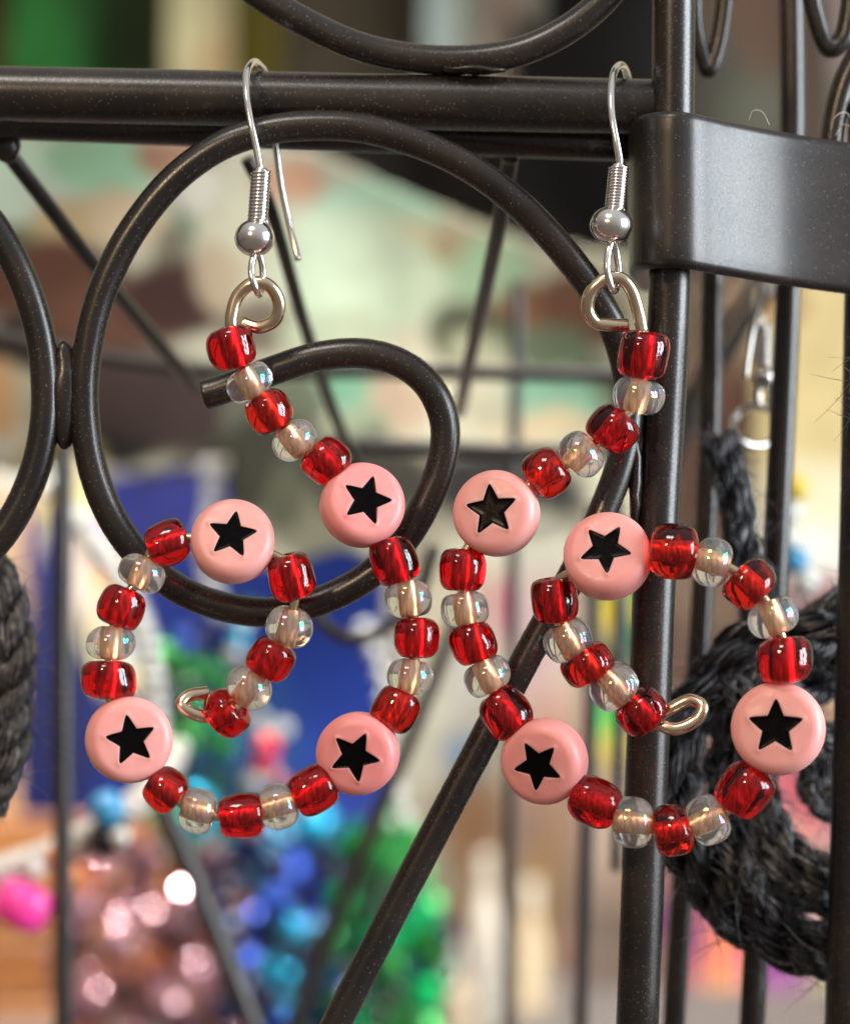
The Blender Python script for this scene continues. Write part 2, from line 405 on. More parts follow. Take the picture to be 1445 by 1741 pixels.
# strap round the corner post
def strap():
    pl = [(1098, 2.6), (1092, 1.9), (1085, 1.2), (1086, .75), (1094, .42), (1112, .24), (1140, .16), (1160, .165), (1176, .20), (1205, .335), (1250, .53), (1296, .68), (1340, .79), (1400, .89), (1480, .98), (1600, 1.08)]
    top = {0: 214}; P = []
    ctr = catmull([Vector((p[0], p[1]*200, 0)) for p in pl], 5)
    h = .67; th = .085
    zc = (870.5-323)/200*(D+.2)/D
    c3 = [Vector(((c.x-722.5)*sc_(c.y/200), c.y/200, zc)) for c in ctr]
    c3 = resample(c3, .03)
    b = MB(); T, N, B = frames(c3)
    prof = []
    r_ = .075
    for (cx, cz, a0) in ((th-r_, h-r_, 0), (-th+r_, h-r_, 90), (-th+r_, -h+r_, 180), (th-r_, -h+r_, 270)):
        for k in range(5):
            a = R(a0+22.5*k); prof.append((cx+r_*math.cos(a), cz+r_*math.sin(a)))
    # subdivide the tall sides
    full = []
    for i in range(len(prof)):
        p, q = prof[i], prof[(i+1) % len(prof)]; full.append(p)
        if abs(p[1]-q[1]) > .5:
            for k in range(1, 10): full.append((p[0]+(q[0]-p[0])*k/10, p[1]+(q[1]-p[1])*k/10))
    vs = []; n = len(full)
    for i, c in enumerate(c3):
        side = T[i].cross(Vector((0, 0, 1))).normalized()
        dz = -0.02*math.cos(i*.02)-max(0, c.x-2.15)*.118
        for (u, w) in full:
            v = c+side*u+Vector((0, 0, w+dz)); v += side*0.006*noise.noise(v*1.6)
            vs.append(v)
    fs = []
    for i in range(len(c3)-1):
        for k in range(n):
            k2 = (k+1) % n; fs.append((i*n+k, i*n+k2, (i+1)*n+k2, (i+1)*n+k))
    fs.append(tuple(range(n))); fs.append(tuple(reversed(range(len(vs)-n, len(vs)))))
    b.add(vs, fs); return b.build('strap', mat_rack('strap_paint', (0.0135, 0.0115, 0.011), 0.36), rack)
strap()
# thin stays of the far side of the rack
for pts, r_ in [
    ([(-40, 190, 1.7), (60, 320, 2.3), (180, 475, 3.2), (330, 655, 4.2)], 15),
    ([(420, 270, 2.4), (462, 360, 2.7), (520, 560, 3.6), (575, 720, 4.4), (640, 860, 5)], 12),
    ([(872, 240, 1.4), (845, 400, 2.6), (810, 560, 3.8), (780, 700, 5.0)], 14),
    ([(-60, 560, 5.5), (300, 625, 5.5), (700, 632, 5.5), (1080, 640, 5.5)], 14),
    ([(560, 755, 6.0), (820, 765, 6.0), (1090, 770, 6.0)], 16),
    ([(108, 760, 5.5), (106, 1200, 5.5), (108, 1800, 5.5)], 18),
    ([(880, 480, 6.5), (872, 1000, 6.5), (862, 1800, 6.5)], 12),
    ([(1012, 860, 5.5), (1004, 1200, 5.5), (985, 1800, 5.5)], 14),
    ([(1050, 640, 4.5), (1052, 1200, 4.5), (1046, 1480, 4.5)], 10),
    ([(270, 1350, 6), (340, 1520, 6), (440, 1770, 6)], 18),
    ([(780, 1040, 6.5), (700, 1250, 6.5), (610, 1460, 6.5), (480, 1790, 6.5)], 15),
    ([(1300, 480, 5), (1200, 640, 5), (1130, 790, 5)], 26),
    ([(520, 1010, 5), (560, 1070, 5), (620, 1085, 5), (700, 1030, 5), (740, 930, 5)], 13),
]:
    rod('stay', [(x, y, d if d < 3 else 3+(d-3)*2.2) for (x, y, d) in pts], r_*.92, 8, 14)
# curled ends hanging behind the strap, upper right
rod('curl', [(1180, -60, 2.2), (1182, 40, 2.2), (1196, 100, 2.2), (1206, 118, 2.2), (1222, 70, 2.2), (1232, 0, 2.2), (1236, -60, 2.2)], 15, 8, 16)
rod('curl', [(1370, -60, 1.8), (1385, 20, 1.8), (1408, 80, 1.8), (1436, 60, 1.8), (1450, -20, 1.8)], 17, 8, 16)
rod('curl', [(1478, 60, 1.4), (1440, 130, 1.4), (1420, 200, 1.4), (1412, 260, 1.4)], 20, 8, 16)

# ------------------------------------------------------------------ earrings
def orient(c, ang, tilt=0, spin=0):
    a = R(ang); t = R(tilt)
    z = Vector((math.cos(a)*math.cos(t), math.sin(t), -math.sin(a)*math.cos(t)))
    q = Vector((0, 0, 1)).rotation_difference(z)
    return Matrix.Translation(c) @ q.to_matrix().to_4x4() @ Matrix.Rotation(spin, 4, 'Z')

def glass_bead(kind, px, py, d, ang, length, diam, tilt, parent):
    s = sc_(d); h = length*s/2*1.10; rad = diam*s/2; rh = min(.058, rad*.28)
    c = W(px, py, d)
    p = (2.75 if kind == 'R' else 2.2)*random.uniform(.9, 1.12)
    prof = []
    n = 14
    zt = h
    for i in range(n+1):
        t = -1+2*i/n; z = zt*math.sin(t*math.pi/2)
        u = abs(z/zt); r_ = rh*1.25+(rad-rh*1.25)*(max(0, 1-u**p))**(1/p)
        prof.append((r_, z))
    ins = [(rh*1.02, zt*.93), (rh, zt*.8), (rh, zt*.3), (rh, -zt*.3), (rh, -zt*.8), (rh*1.02, -zt*.93)]
    sd = Vector((random.uniform(0, 99), random.uniform(0, 99), random.uniform(0, 99)))
    skew = random.uniform(-.10, .10); am = .10 if kind == 'R' else .06
    def jit(v):
        rr = math.hypot(v.x, v.y)
        w = min(1, max(0, (rr-rh*1.1)/(rad*.5)))
        k = 1+am*w*noise.noise(v*3.2+sd)
        return Vector((v.x*k, v.y*k, v.z*(1+w*am*1.2*noise.noise(v*2.7+sd*1.7))+skew*v.x*w))
    M = orient(c, ang, tilt, random.uniform(0, 6.28))
    b = MB(); b.lathe(prof+ins, M, 28, closed=True, jit=jit)
    if kind == 'R': mat = random.choice([M_red, M_red, M_red2, M_red3])
    else: mat = M_clear
    o = b.build('red_bead' if kind == 'R' else 'clear_bead', mat, parent, loc=c-parent.location, sub=1)
    b = MB()
    l = zt*.90; r1 = rh*1.14; r0 = rh*.96
    b.lathe([(r1, -l), (r1, -l*.4), (r1, l*.4), (r1, l), (r0, l), (r0, -l)], M, 28, closed=True)
    b.build('lining', M_slining if kind == 'R' else M_copper, o)
    return o

def star_r(a, R_, rot):
    """radius of a five-pointed star with rounded tips at angle a"""
    t = (a-rot) % (2*math.pi/5); t = min(t, 2*math.pi/5-t)          # 0 at a tip, pi/5 at a notch
    Ro, Ri = R_*1.10, R_*.50
    p0 = (Ro, 0.0); p1 = (Ri*math.cos(math.pi/5), Ri*math.sin(math.pi/5))
    dx, dy = p1[0]-p0[0], p1[1]-p0[1]
    ca, sa = math.cos(t), math.sin(t)
    den = ca*dy-sa*dx
    r_ = (p0[0]*dy-p0[1]*dx)/den
    tip = R_*1.0/max(ca, .2)                                        # blunt the tips
    q = 24.0
    r_ = (r_**-q+tip**-q)**(-1/q)
    return r_

def star_bead(px, py, d, rad_px, nx, nz, rot_deg, star_px, parent, thick=.345):
    """disc bead; (px,py) middle of the silhouette"""
    s = sc_(d); Rd = rad_px*s; c = W(px, py, d); t = thick/2
    n = Vector((nx, -math.sqrt(max(.1, 1-nx*nx-nz*nz)), nz)).normalized()
    up = (Vector((0, 0, 1))-n*n.z).normalized(); rt = n.cross(up)*-1
    rt = up.cross(n) * 1.0
    if rt.x < 0: rt = -rt
    def L(r_, a, h): return c+rt*(r_*math.cos(a))+up*(r_*math.sin(a))+n*h
    seg = 120; rot = R(90-rot_deg); SR = star_px*s*1.06
    vs = []; fs = []
    rings = []
    # back face to front face
    e = .105
    def rim(sign):
        out = []
        for k in range(9):
            a = R(90*k/8); out.append((Rd-e+e*math.sin(a), sign*(t-e+e*math.cos(a))))
        return out
    prof = [(Rd*.02, -t), (Rd*.4, -t), (Rd*.62, -t)]+rim(-1)+[(Rd*1.004, 0)]+list(reversed(rim(1)))
    for (r_, h) in prof: rings.append([(r_, h)]*seg)
    A = [2*math.pi*k/seg for k in range(seg)]
    S = [star_r(a, SR, rot) for a in A]
    rf = Rd-e
    dome = .012
    for f in (.75, .5, .25): rings.append([(S[k]+.012+(rf-S[k]-.012)*f, t+dome*(1-f)) for k in range(seg)])
    rings.append([(S[k]+.010, t+dome) for k in range(seg)])
    rings.append([(S[k]+.0015, t+dome-.0015) for k in range(seg)])
    rings.append([(S[k], t+dome-.005) for k in range(seg)])
    rings.append([(S[k]*.985, t-.035) for k in range(seg)])
    rings.append([(S[k]*.05, t-.035) for k in range(seg)])
    for g in rings:
        for k in range(seg): vs.append(L(g[k][0], A[k], g[k][1]))
    for i in range(len(rings)-1):
        for k in range(seg):
            k2 = (k+1) % seg; fs.append((i*seg+k, i*seg+k2, (i+1)*seg+k2, (i+1)*seg+k))
    fs.append(tuple(reversed(range(seg)))); fs.append(tuple(range(len(vs)-seg, len(vs))))
    b = MB(); b.add(vs, fs); o = b.build('star_bead', M_pink, parent, loc=c-parent.location)
    # the sunk star, glossy black enamel with a raised lip
    rings = [[(S[k]-.001, t+dome-.0035) for k in range(seg)], [(S[k]*.97-.002, t+dome-.0050) for k in range(seg)],
             [(S[k]*.90-.003, t+dome-.0085) for k in range(seg)], [(S[k]*.78, t+dome-.0100) for k in range(seg)], [(S[k]*.4, t+dome-.0098) for k in range(seg)], [(S[k]*.02, t+dome-.0096) for k in range(seg)]]
    vs = [L(g[k][0], A[k], g[k][1]) for g in rings for k in range(seg)]; fs = []
    for i in range(len(rings)-1):
        for k in range(seg):
            k2 = (k+1) % seg; fs.append((i*seg+k, i*seg+k2, (i+1)*seg+k2, (i+1)*seg+k))
    fs.append(tuple(range(len(vs)-seg, len(vs))))
    b = MB(); b.add(vs, fs); b.build('star', M_star, o)
    return o

def fish_hook(parent, front, back, coil, ball_c, ball_r, eye, wr=.031):
    P = catmull([W(*p) for p in front+back], 10)
    b = MB(); b.tube(P, wr, 14, 'round'); hk = b.build('ear_hook', M_silver, parent)
    (x0, y0), (x1, y1), dd = coil
    a, c = W(x0, y0, dd), W(x1, y1, dd); ax = (c-a); L = ax.length; ax.normalize()
    u = ax.cross(Vector((0, 1, 0))).normalized(); v = ax.cross(u)
    turns = 14; n = turns*18; pts = []
    for i in range(n+1):
        f = i/n; th = 2*math.pi*turns*f
        pts.append(a+ax*L*f+(u*math.cos(th)+v*math.sin(th))*.0735)
    b = MB(); b.tube(pts, .0158, 8, 'round'); b.build('coil', M_silver, parent)
    b = MB(); b.tube([a-ax*.01, a.lerp(c, .5), c+ax*.05], .062, 14, 'round'); b.build('core_wire', M_silver, parent)
    cb = W(*ball_c); M = Matrix.Translation(cb)
    prof = []
    for i in range(17):
        t = R(-78+156*i/16); prof.append((ball_r[0]*math.cos(t), ball_r[1]*math.sin(t)*1.0))
    b = MB(); b.lathe(prof, M, 40); b.build('ball', M_silver, parent)
    b = MB(); b.tube(catmull([W(*p) for p in eye], 8), wr*.95, 12, 'round'); b.build('eye_loop', M_silver, parent)

def earring(root, seq, loop_start, loop_end):
    """seq: R/C (px,py,d,ang,len,diam,tilt) or S (px,py,d,rad,nx,nz,rot,starpx)"""
    pts = []
    for it in seq:
        if it[0] == 'S': pts.append(W(it[1], it[2], it[3]))
        else:
            c = W(it[1], it[2], it[3]); z = orient(Vector((0, 0, 0)), it[4], it[7]).col[2].to_3d()
            h = it[5]*sc_(it[3])*.36
            pts += [c-z*h, c+z*h]
    P = [W(*p) for p in loop_start]+pts+[W(*p) for p in loop_end]
    n0, n1 = len(loop_start), len(loop_end)
    Q = catmull(P, 8)
    rr = []
    for i in range(len(Q)):
        k = i/8
        e = min(1, max(0, (k-n0+1.5)/1.5)) * min(1, max(0, (len(P)-n1-k+.5)/1.5))
        rr.append(.057-.017*e)
    b = MB(); b.tube(Q, rr, 18, 'flat', .03); b.build('wire', M_wire, root)
    for it in seq:
        if it[0] == 'S': star_bead(*it[1:9], root)
        else: glass_bead(it[0], *it[1:8], root)

# left earring
EL = empty('earring', W(430, 120, 0), 'left dangling earring, a spiral of red and clear glass beads with four pink star beads', 'earring', 'beaded spiral earrings')
fish_hook(EL, [(442, 290, .02), (441, 279, .02), (436, 251, .03), (426, 205, .05), (419, 160, .12), (420, 122, .28), (430, 105, .50)],
          [(440, 108, .72), (452, 128, .98), (462, 190, 1.12), (470, 257, 1.16), (479, 320, 1.16), (494, 390, 1.14), (507, 440, 1.1)],
          ((444, 292), (438, 376), .03), (433, 404, .02), (.172, .160),
          [(436, 424, .02), (430, 440, -.03), (427, 462, -.07), (433, 486, -.08), (441, 501, .0), (446, 486, .08), (447, 462, .08), (444, 442, .05), (438, 424, .03)])
earring(EL, [
 ('R', 394, 590, .0, 72, 66, 84, 8), ('C', 424, 650, -.01, 62, 48, 84, 8), ('R', 457, 700, -.02, 58, 62, 82, 6), ('C', 500, 749, -.03, 51, 52, 83, 6), ('R', 555, 784, -.04, 45, 62, 84, 4),
 ('S', 616, 859, -.06, 71, .22, .24, 18, 41),
 ('R', 670, 954, -.06, 72, 72, 82, -4), ('C', 695, 1019, -.08, 82, 56, 82, -4), ('R', 708, 1085, -.1, 90, 64, 81, -4), ('C', 697, 1151, -.12, 101, 54, 80, -5), ('R', 672, 1207, -.15, 117, 64, 80, -5),
 ('S', 608.5, 1281.5, -.18, 70, -.14, -.06, 27, 41),
 ('R', 533, 1344, -.2, 152, 68, 84, -4), ('C', 472.5, 1371, -.22, 165, 58, 80, 0), ('R', 410.5, 1387, -.24, 174, 70, 80, 0), ('C', 337, 1379, -.25, 197, 52, 80, 4), ('R', 281, 1343, -.25, 218, 58, 80, 4),
 ('S', 219, 1258, -.24, 73.5, .20, .05, -10, 41),
 ('R', 184.5, 1157, -.2, 270, 60, 94, 5), ('C', 188.5, 1094, -.18, 275, 52, 86, 5), ('R', 206.5, 1033, -.15, 290, 62, 82, 5), ('C', 241.5, 975, -.12, 297, 50, 84, 8), ('R', 284, 923, -.1, 340, 65, 78, 8),
 ('S', 396, 921, -.08, 71, .02, .34, 9, 40),
 ('R', 496, 981, -.04, 435, 72, 80, 5), ('C', 491, 1066, .0, 464, 60, 82, 5), ('R', 461, 1121, .02, 481, 60, 84, 5), ('C', 424, 1169, .03, 486, 56, 82, 10), ('R', 386, 1213, .03, 508, 50, 88, 20)],
 [(413, 548, .13), (440, 556, .10), (468, 543, .06), (474, 512, .02), (456, 484, -.02), (428, 482, -.02), (404, 503, .0), (394, 535, .0), (392, 560, .0)],
 [(360, 1221, .03), (330, 1214, -.02), (309, 1199, -.02), (322, 1183, .03), (353, 1178, .08)])

# right earring
ER = empty('earring', W(1045, 120, -.1), 'right dangling earring, a spiral of red and clear glass beads hanging beside the corner post', 'earring', 'beaded spiral earrings')
fish_hook(ER, [(1053, 282, .0), (1053, 268, .0), (1047, 235, .01), (1040, 195, .05), (1039, 155, .15), (1044, 122, .34), (1054, 110, .56)],
          [(1062, 116, .78), (1068, 140, 1.05), (1070, 200, 1.2), (1071, 260, 1.3), (1073, 330, 1.4), (1074, 400, 1.45)],
          ((1052, 284), (1045, 356), .0), (1039, 382, -.02), (.182, .162),
          [(1042, 404, -.02), (1034, 428, -.08), (1032, 460, -.12), (1040, 489, -.08), (1047, 492, .02), (1052, 462, .08), (1048, 430, .06), (1043, 404, .0)], .032)
earring(ER, [
 ('R', 1094, 603, -.02, 97, 74, 90, 6), ('C', 1085, 672, -.04, 106, 54, 90, 6), ('R', 1042, 729, -.05, 132, 64, 88, 6), ('C', 988.5, 772, -.06, 138, 54, 84, 4), ('R', 929, 804.5, -.06, 146, 62, 84, 4),
 ('S', 844, 873, -.06, 72.5, -.26, .16, -7, 42.5),
 ('R', 786, 969, -.06, 92, 66, 80, -3), ('C', 790, 1036, -.07, 80, 52, 83, -3), ('R', 805, 1093, -.08, 74, 64, 80, -3), ('C', 829, 1150, -.1, 64, 52, 84, -4), ('R', 860, 1212, -.13, 54, 74, 86, -4),
 ('S', 926, 1294.5, -.2, 72.5, -.36, -.14, -28.5, 41),
 ('R', 1010, 1364, -.28, 22, 78, 84, -5), ('C', 1076, 1399, -.33, 6, 62, 88, -5), ('R', 1144, 1413, -.38, -9, 60, 92, -5), ('C', 1204, 1395, -.43, -24, 60, 88, -5), ('R', 1267, 1343, -.48, -56, 76, 92, -5),
 ('S', 1323, 1239, -.52, 79, -.24, .13, 0, 45),
 ('R', 1333.5, 1122, -.52, -92, 72, 96, 3), ('C', 1315, 1050, -.5, -112, 56, 92, 3), ('R', 1275, 993, -.48, -136, 60, 92, 4), ('C', 1211, 956, -.45, -165, 56, 88, 5), ('R', 1146, 938, -.40, -177, 76, 96, 5),
 ('S', 1033, 946, -.28, 74, -.16, .38, 30, 42.5),
 ('R', 941, 1021, -.05, 82, 70, 82, 5), ('C', 965, 1088, -.03, 62, 56, 86, 5), ('R', 999, 1130, -.02, 57, 54, 94, 5), ('C', 1043.5, 1167, -.01, 50, 58, 88, 5), ('R', 1089.5, 1210, -.0, 46, 60, 88, 6)],
 [(1066, 553, .10), (1038, 552, .07), (1012, 547, .04), (999, 524, .0), (1006, 494, -.04), (1030, 474, -.05), (1056, 473, -.04), (1074, 495, -.02), (1085, 530, .0), (1092, 562, -.01)],
 [(1118, 1232, -.02), (1150, 1240, -.05), (1182, 1226, -.04), (1194, 1202, -.02), (1172, 1191, .05), (1140, 1206, .08), (1118, 1222, .12)])

# ------------------------------------------------------------------ yarn
def mat_yarn(name, c1, c2):
    m, nt, p = newmat(name)
    tx = N_(nt, 'ShaderNodeTexCoord'); nz = N_(nt, 'ShaderNodeTexNoise'); nz.inputs['Scale'].default_value = 14; nz.inputs['Detail'].default_value = 6
    cr = N_(nt, 'ShaderNodeValToRGB')
    cr.color_ramp.elements[0].position = 0.4; cr.color_ramp.elements[0].color = (*c1, 1)
    cr.color_ramp.elements[1].position = 0.7; cr.color_ramp.elements[1].color = (*c2, 1)
    nt.links.new(tx.outputs['Object'], nz.inputs['Vector']); nt.links.new(nz.outputs[0], cr.inputs[0]); nt.links.new(cr.outputs[0], p.inputs['Base Color'])
    p.inputs['Roughness'].default_value = 0.34; p.inputs['Specular IOR Level'].default_value = 0.75
    bp = N_(nt, 'ShaderNodeBump'); bp.inputs['Strength'].default_value = 0.4; bp.inputs['Distance'].default_value = 0.01
    nt.links.new(nz.outputs[0], bp.inputs['Height']); nt.links.new(bp.outputs[0], p.inputs['Normal'])
    return m
M_yarn = mat_yarn('black_yarn', (0.003, 0.003, 0.004), (0.012, 0.012, 0.014))
M_fuzz = mat_yarn('glint_yarn_fuzz', (0.03, 0.03, 0.034), (0.16, 0.16, 0.18))  # lighter than the yarn: glints of light put into the fuzz colour
M_fuzz.node_tree.nodes['Principled BSDF'].inputs['Roughness'].default_value = 0.38
M_gyarn = mat_yarn('grey_yarn', (0.03, 0.029, 0.03), (0.14, 0.135, 0.13))

M_highlight = mat_yarn('highlight_grey_fibre', (0.05, 0.05, 0.056), (0.34, 0.34, 0.37))  # pale fibres: the yarn's light highlights put into the colour
def cord(parent, pts, rpx, fuzz, mat=M_yarn, strands=3, plies=4, twist=3.2, hair_n=110, hair_r=.0042):
    P = catmull([W(*p) for p in pts], 12); P = resample(P, .035)
    P = [p+Vector((noise.noise(p*1.6), noise.noise(p*1.6+Vector((7, 0, 0))), noise.noise(p*1.6+Vector((0, 9, 0)))))*rpx*.0022 for p in P]
    dm = sum(p[2] for p in pts)/len(pts); rc = rpx*sc_(dm)
    T, N, B = frames(P); b = MB(); g = MB(); L = len(P)*.035
    for s_ in range(strands):
        ph = 2*math.pi*s_/strands
        cen = []
        for i, c in enumerate(P):
            th = twist*i*.035/ rc*.42+ph
            cen.append(c+(N[i]*math.cos(th)+B[i]*math.sin(th))*rc*.50)
        T2, N2, B2 = frames(cen)
        b.tube(cen, rc*.34, 8, 'flat')
        nf = 26
        for q in range(nf):
            pq = 2*math.pi*q/nf+random.uniform(-.2, .2); line = []; ru = random.uniform(.30, .47); sd = Vector((q*3.1, s_*5.7, 0))
            st = 2
            for i in range(0, len(cen), st):
                c = cen[i]
                th = -twist*i*.035/rc*.55+pq
                w = ru*(1+.42*noise.noise(c*2.2+sd))
                line.append(c+(N2[i]*math.cos(th)+B2[i]*math.sin(th))*rc*w)
            (g if random.random() < .22 else b).tube(line, rc*random.uniform(.045, .075), 5, 'flat')
    cb = b.build('cord', mat, parent); tag(g.build('highlight_fibre', M_highlight, cb), kind='stuff')
    for _ in range(int(hair_n*L)):
        i = random.randrange(len(P)); a = random.uniform(0, 6.28)
        o = P[i]+(N[i]*math.cos(a)+B[i]*math.sin(a))*rc*.8
        dr = (N[i]*math.cos(a)+B[i]*math.sin(a))*random.uniform(.0, .75)+T[i]*random.uniform(-1.6, 1.6)
        dr.normalize(); ln = (random.uniform(.10, .38) if random.random() < .8 else random.uniform(.3, .6))*min(1.0, rc/.25+.3)
        cv = Vector((random.uniform(-1, 1), random.uniform(-1, 1), random.uniform(-1, .6)))*.5
        hp = [o+dr*ln*t+cv*ln*t*t for t in (0, .25, .5, .75, 1)]
        fuzz.tube(hp, [hair_r, hair_r, hair_r*.8, hair_r*.6, hair_r*.3], 3, 'none')

YE = empty('yarn_earring', W(1290, 560, 2.6), 'black fuzzy yarn wreath hanging from a silver hook behind the corner post', 'earring')
fz = MB()
YD = 1.9
cord(YE, [(1226, 735, 2.7), (1240, 790, 2.6), (1258, 850, 2.5), (1262, 920, 2.4), (1285, 1000, 2.3), (1300, 1070, 2.1)], 34, fz)
cord(YE, [(1480, 1010, 2.2), (1390, 1075, YD), (1300, 1090, YD), (1225, 1130, YD), (1175, 1200, YD), (1150, 1300, YD), (1160, 1400, YD), (1205, 1500, YD), (1290, 1580, YD), (1390, 1620, YD), (1500, 1610, YD)], 50, fz)
cord(YE, [(1490, 1110, 2.4), (1380, 1150, 2.4), (1290, 1190, 2.3), (1245, 1260, 2.3), (1230, 1350, 2.2), (1270, 1440, 2.1), (1350, 1500, 2.0), (1440, 1540, 2.0), (1520, 1530, 2.0)], 42, fz)
cord(YE, [(1225, 1230, 2.5), (1280, 1330, 2.2), (1330, 1420, 2.0), (1390, 1480, 1.9), (1470, 1500, 1.9)], 34, fz)
cord(YE, [(1180, 1180, 2.2), (1240, 1160, 1.7), (1330, 1250, 1.8), (1400, 1260, 2.1), (1480, 1220, 2.2)], 30, fz)
cord(YE, [(1190, 1450, 2.3), (1250, 1470, 1.6), (1320, 1560, 1.7), (1400, 1590, 1.8), (1500, 1560, 1.8)], 30, fz)
cord(YE, [(1500, 1290, 2.6), (1420, 1300, 2.5), (1385, 1330, 2.4), (1420, 1370, 2.4), (1500, 1370, 2.5)], 36, fz)
tag(fz.build('fuzz', M_fuzz, YE), kind='stuff')
M_dimmed = mat_metal('dimmed_silver', (0.55, 0.52, 0.49), 0.25)  # darker copy of the silver, dimmed in colour against the bright spots
def mini_hook():
    a, c = W(1296, 552, 4.0), W(1296, 622, 4.0); ax = (c-a).normalized(); L = (c-a).length
    u = Vector((1, 0, 0)); v = Vector((0, 1, 0)); pts = []
    for i in range(10*12+1):
        f = i/120; th = 2*math.pi*10*f; pts.append(a+ax*L*f+(u*math.cos(th)+v*math.sin(th))*.075)
    b = MB(); b.tube(pts, .020, 6, 'round'); b.build('coil', M_dimmed, YE)
    b = MB(); b.tube(catmull([W(1296, 556, 4.0), W(1292, 535, 4.0), W(1280, 515, 4.2), W(1285, 480, 3.0), W(1300, 470, 3.2), W(1280, 560, 3.3), W(1268, 640, 3.2)], 8), .024, 10); b.build('ear_hook', M_dimmed, YE)
    b = MB(); b.ball(Matrix.Translation(W(1300, 642, 4.0)), .11, 20, 14); b.build('ball', M_dimmed, YE)
    ring = [(1286+40*math.cos(t*math.pi/8), 724+34*math.sin(t*math.pi/8), 4.1+.1*math.sin(t*math.pi/4)) for t in range(16)]
    b = MB(); b.tube(catmull([W(*p) for p in ring], 4, True)+[W(*ring[0])], .036, 12, 'none'); b.build('ring', M_dimmed, YE)
    ring = [(1300+11*math.cos(t*math.pi/6), 672+22*math.sin(t*math.pi/6), 4.0) for t in range(12)]
    b = MB(); b.tube(catmull([W(*p) for p in ring], 4, True)+[W(*ring[0])], .032, 10, 'none'); b.build('eye_loop', M_dimmed, YE)
mini_hook()

YL = empty('yarn_tassel', W(-10, 980, 1.5), 'grey and black twisted yarn tassel at the left edge beside the scroll', 'tassel')
fz2 = MB()
cord(YL, [(-30, 940, 1.8), (5, 1010, 1.8), (28, 1090, 1.8), (22, 1180, 1.8), (12, 1270, 1.8), (-25, 1380, 1.8)], 38, fz2, M_gyarn, hair_n=60)
cord(YL, [(-60, 1010, 2.1), (-30, 1100, 2.1), (-20, 1200, 2.1), (-30, 1300, 2.1), (-60, 1400, 2.1)], 40, fz2, M_gyarn, hair_n=50)
tag(fz2.build('fuzz', M_fuzz, YL), kind='stuff')
# stray yarn over the right-hand post
YR = empty('yarn_tuft', W(1450, 640, .2), 'small dark tuft of fuzzy yarn caught on the right edge of the rack', 'tuft')
fz3 = MB(); cord(YR, [(1480, 560, .3), (1466, 620, .2), (1458, 680, .2), (1480, 730, .3)], 20, fz3, M_yarn, 3, 3, 3.2, 130, .0035)
tag(fz3.build('fuzz', M_fuzz, YR), kind='stuff')

# ------------------------------------------------------------------ cloths, boards and goods behind
def smooth(x): x = min(1, max(0, x)); return x*x*(3-2*x)
ALB = 0.84
def hanging(name, label, cat, x0, x1, y0, y1, d, base, blobs=(), fold=.8, freq=.5, inside=None, group=None, res=90, thick=.12, soft=.35, parent=None, mat=None, dye=.94):
    nx_ = max(12, int(res*(x1-x0)/max(x1-x0, y1-y0))); ny_ = max(12, int(res*(y1-y0)/max(x1-x0, y1-y0)))
    vs = []; col = []; keep = {}
    for j in range(ny_+1):
        for i in range(nx_+1):
            px = x0+(x1-x0)*i/nx_; py = y0+(y1-y0)*j/ny_
            p = W(px, py, d)
            p.y += fold*(math.sin(p.x*freq+2.2*noise.noise(Vector((p.x*.08, p.z*.12, d))))+.6*noise.noise(Vector((p.x*.35, p.z*.2, d*1.3))))
            vs.append(p)
            qx = px+26*noise.noise(Vector((px*.012, py*.012, d))); qy = py+26*noise.noise(Vector((px*.012+9, py*.012, d)))
            c = Vector(lin(base))
            for (bx, by, rx, ry, bc) in blobs:
                r_ = math.hypot((qx-bx)/rx, (qy-by)/ry)
                w = 1-smooth((r_-(1-soft))/(2*soft))
                if w > 0: c = c.lerp(Vector(lin(bc)), w)
            col.append(tuple(c*ALB*dye))
    fs = []
    for j in range(ny_):
        for i in range(nx_):
            if inside:
                px = x0+(x1-x0)*(i+.5)/nx_; py = y0+(y1-y0)*(j+.5)/ny_
                if not inside(px, py): continue
            a = j*(nx_+1)+i; fs.append((a, a+1, a+nx_+2, a+nx_+1))
    b = MB(); b.add(vs, fs); b.col = col
    o = b.build(name, mat or M_print, parent, loc=W((x0+x1)/2, y1, d) if parent is None else None)
    md = o.modifiers.new('thickness', 'SOLIDIFY'); md.thickness = thick; md.offset = 1
    if parent is None: tag(o, label, cat, group)
    return o

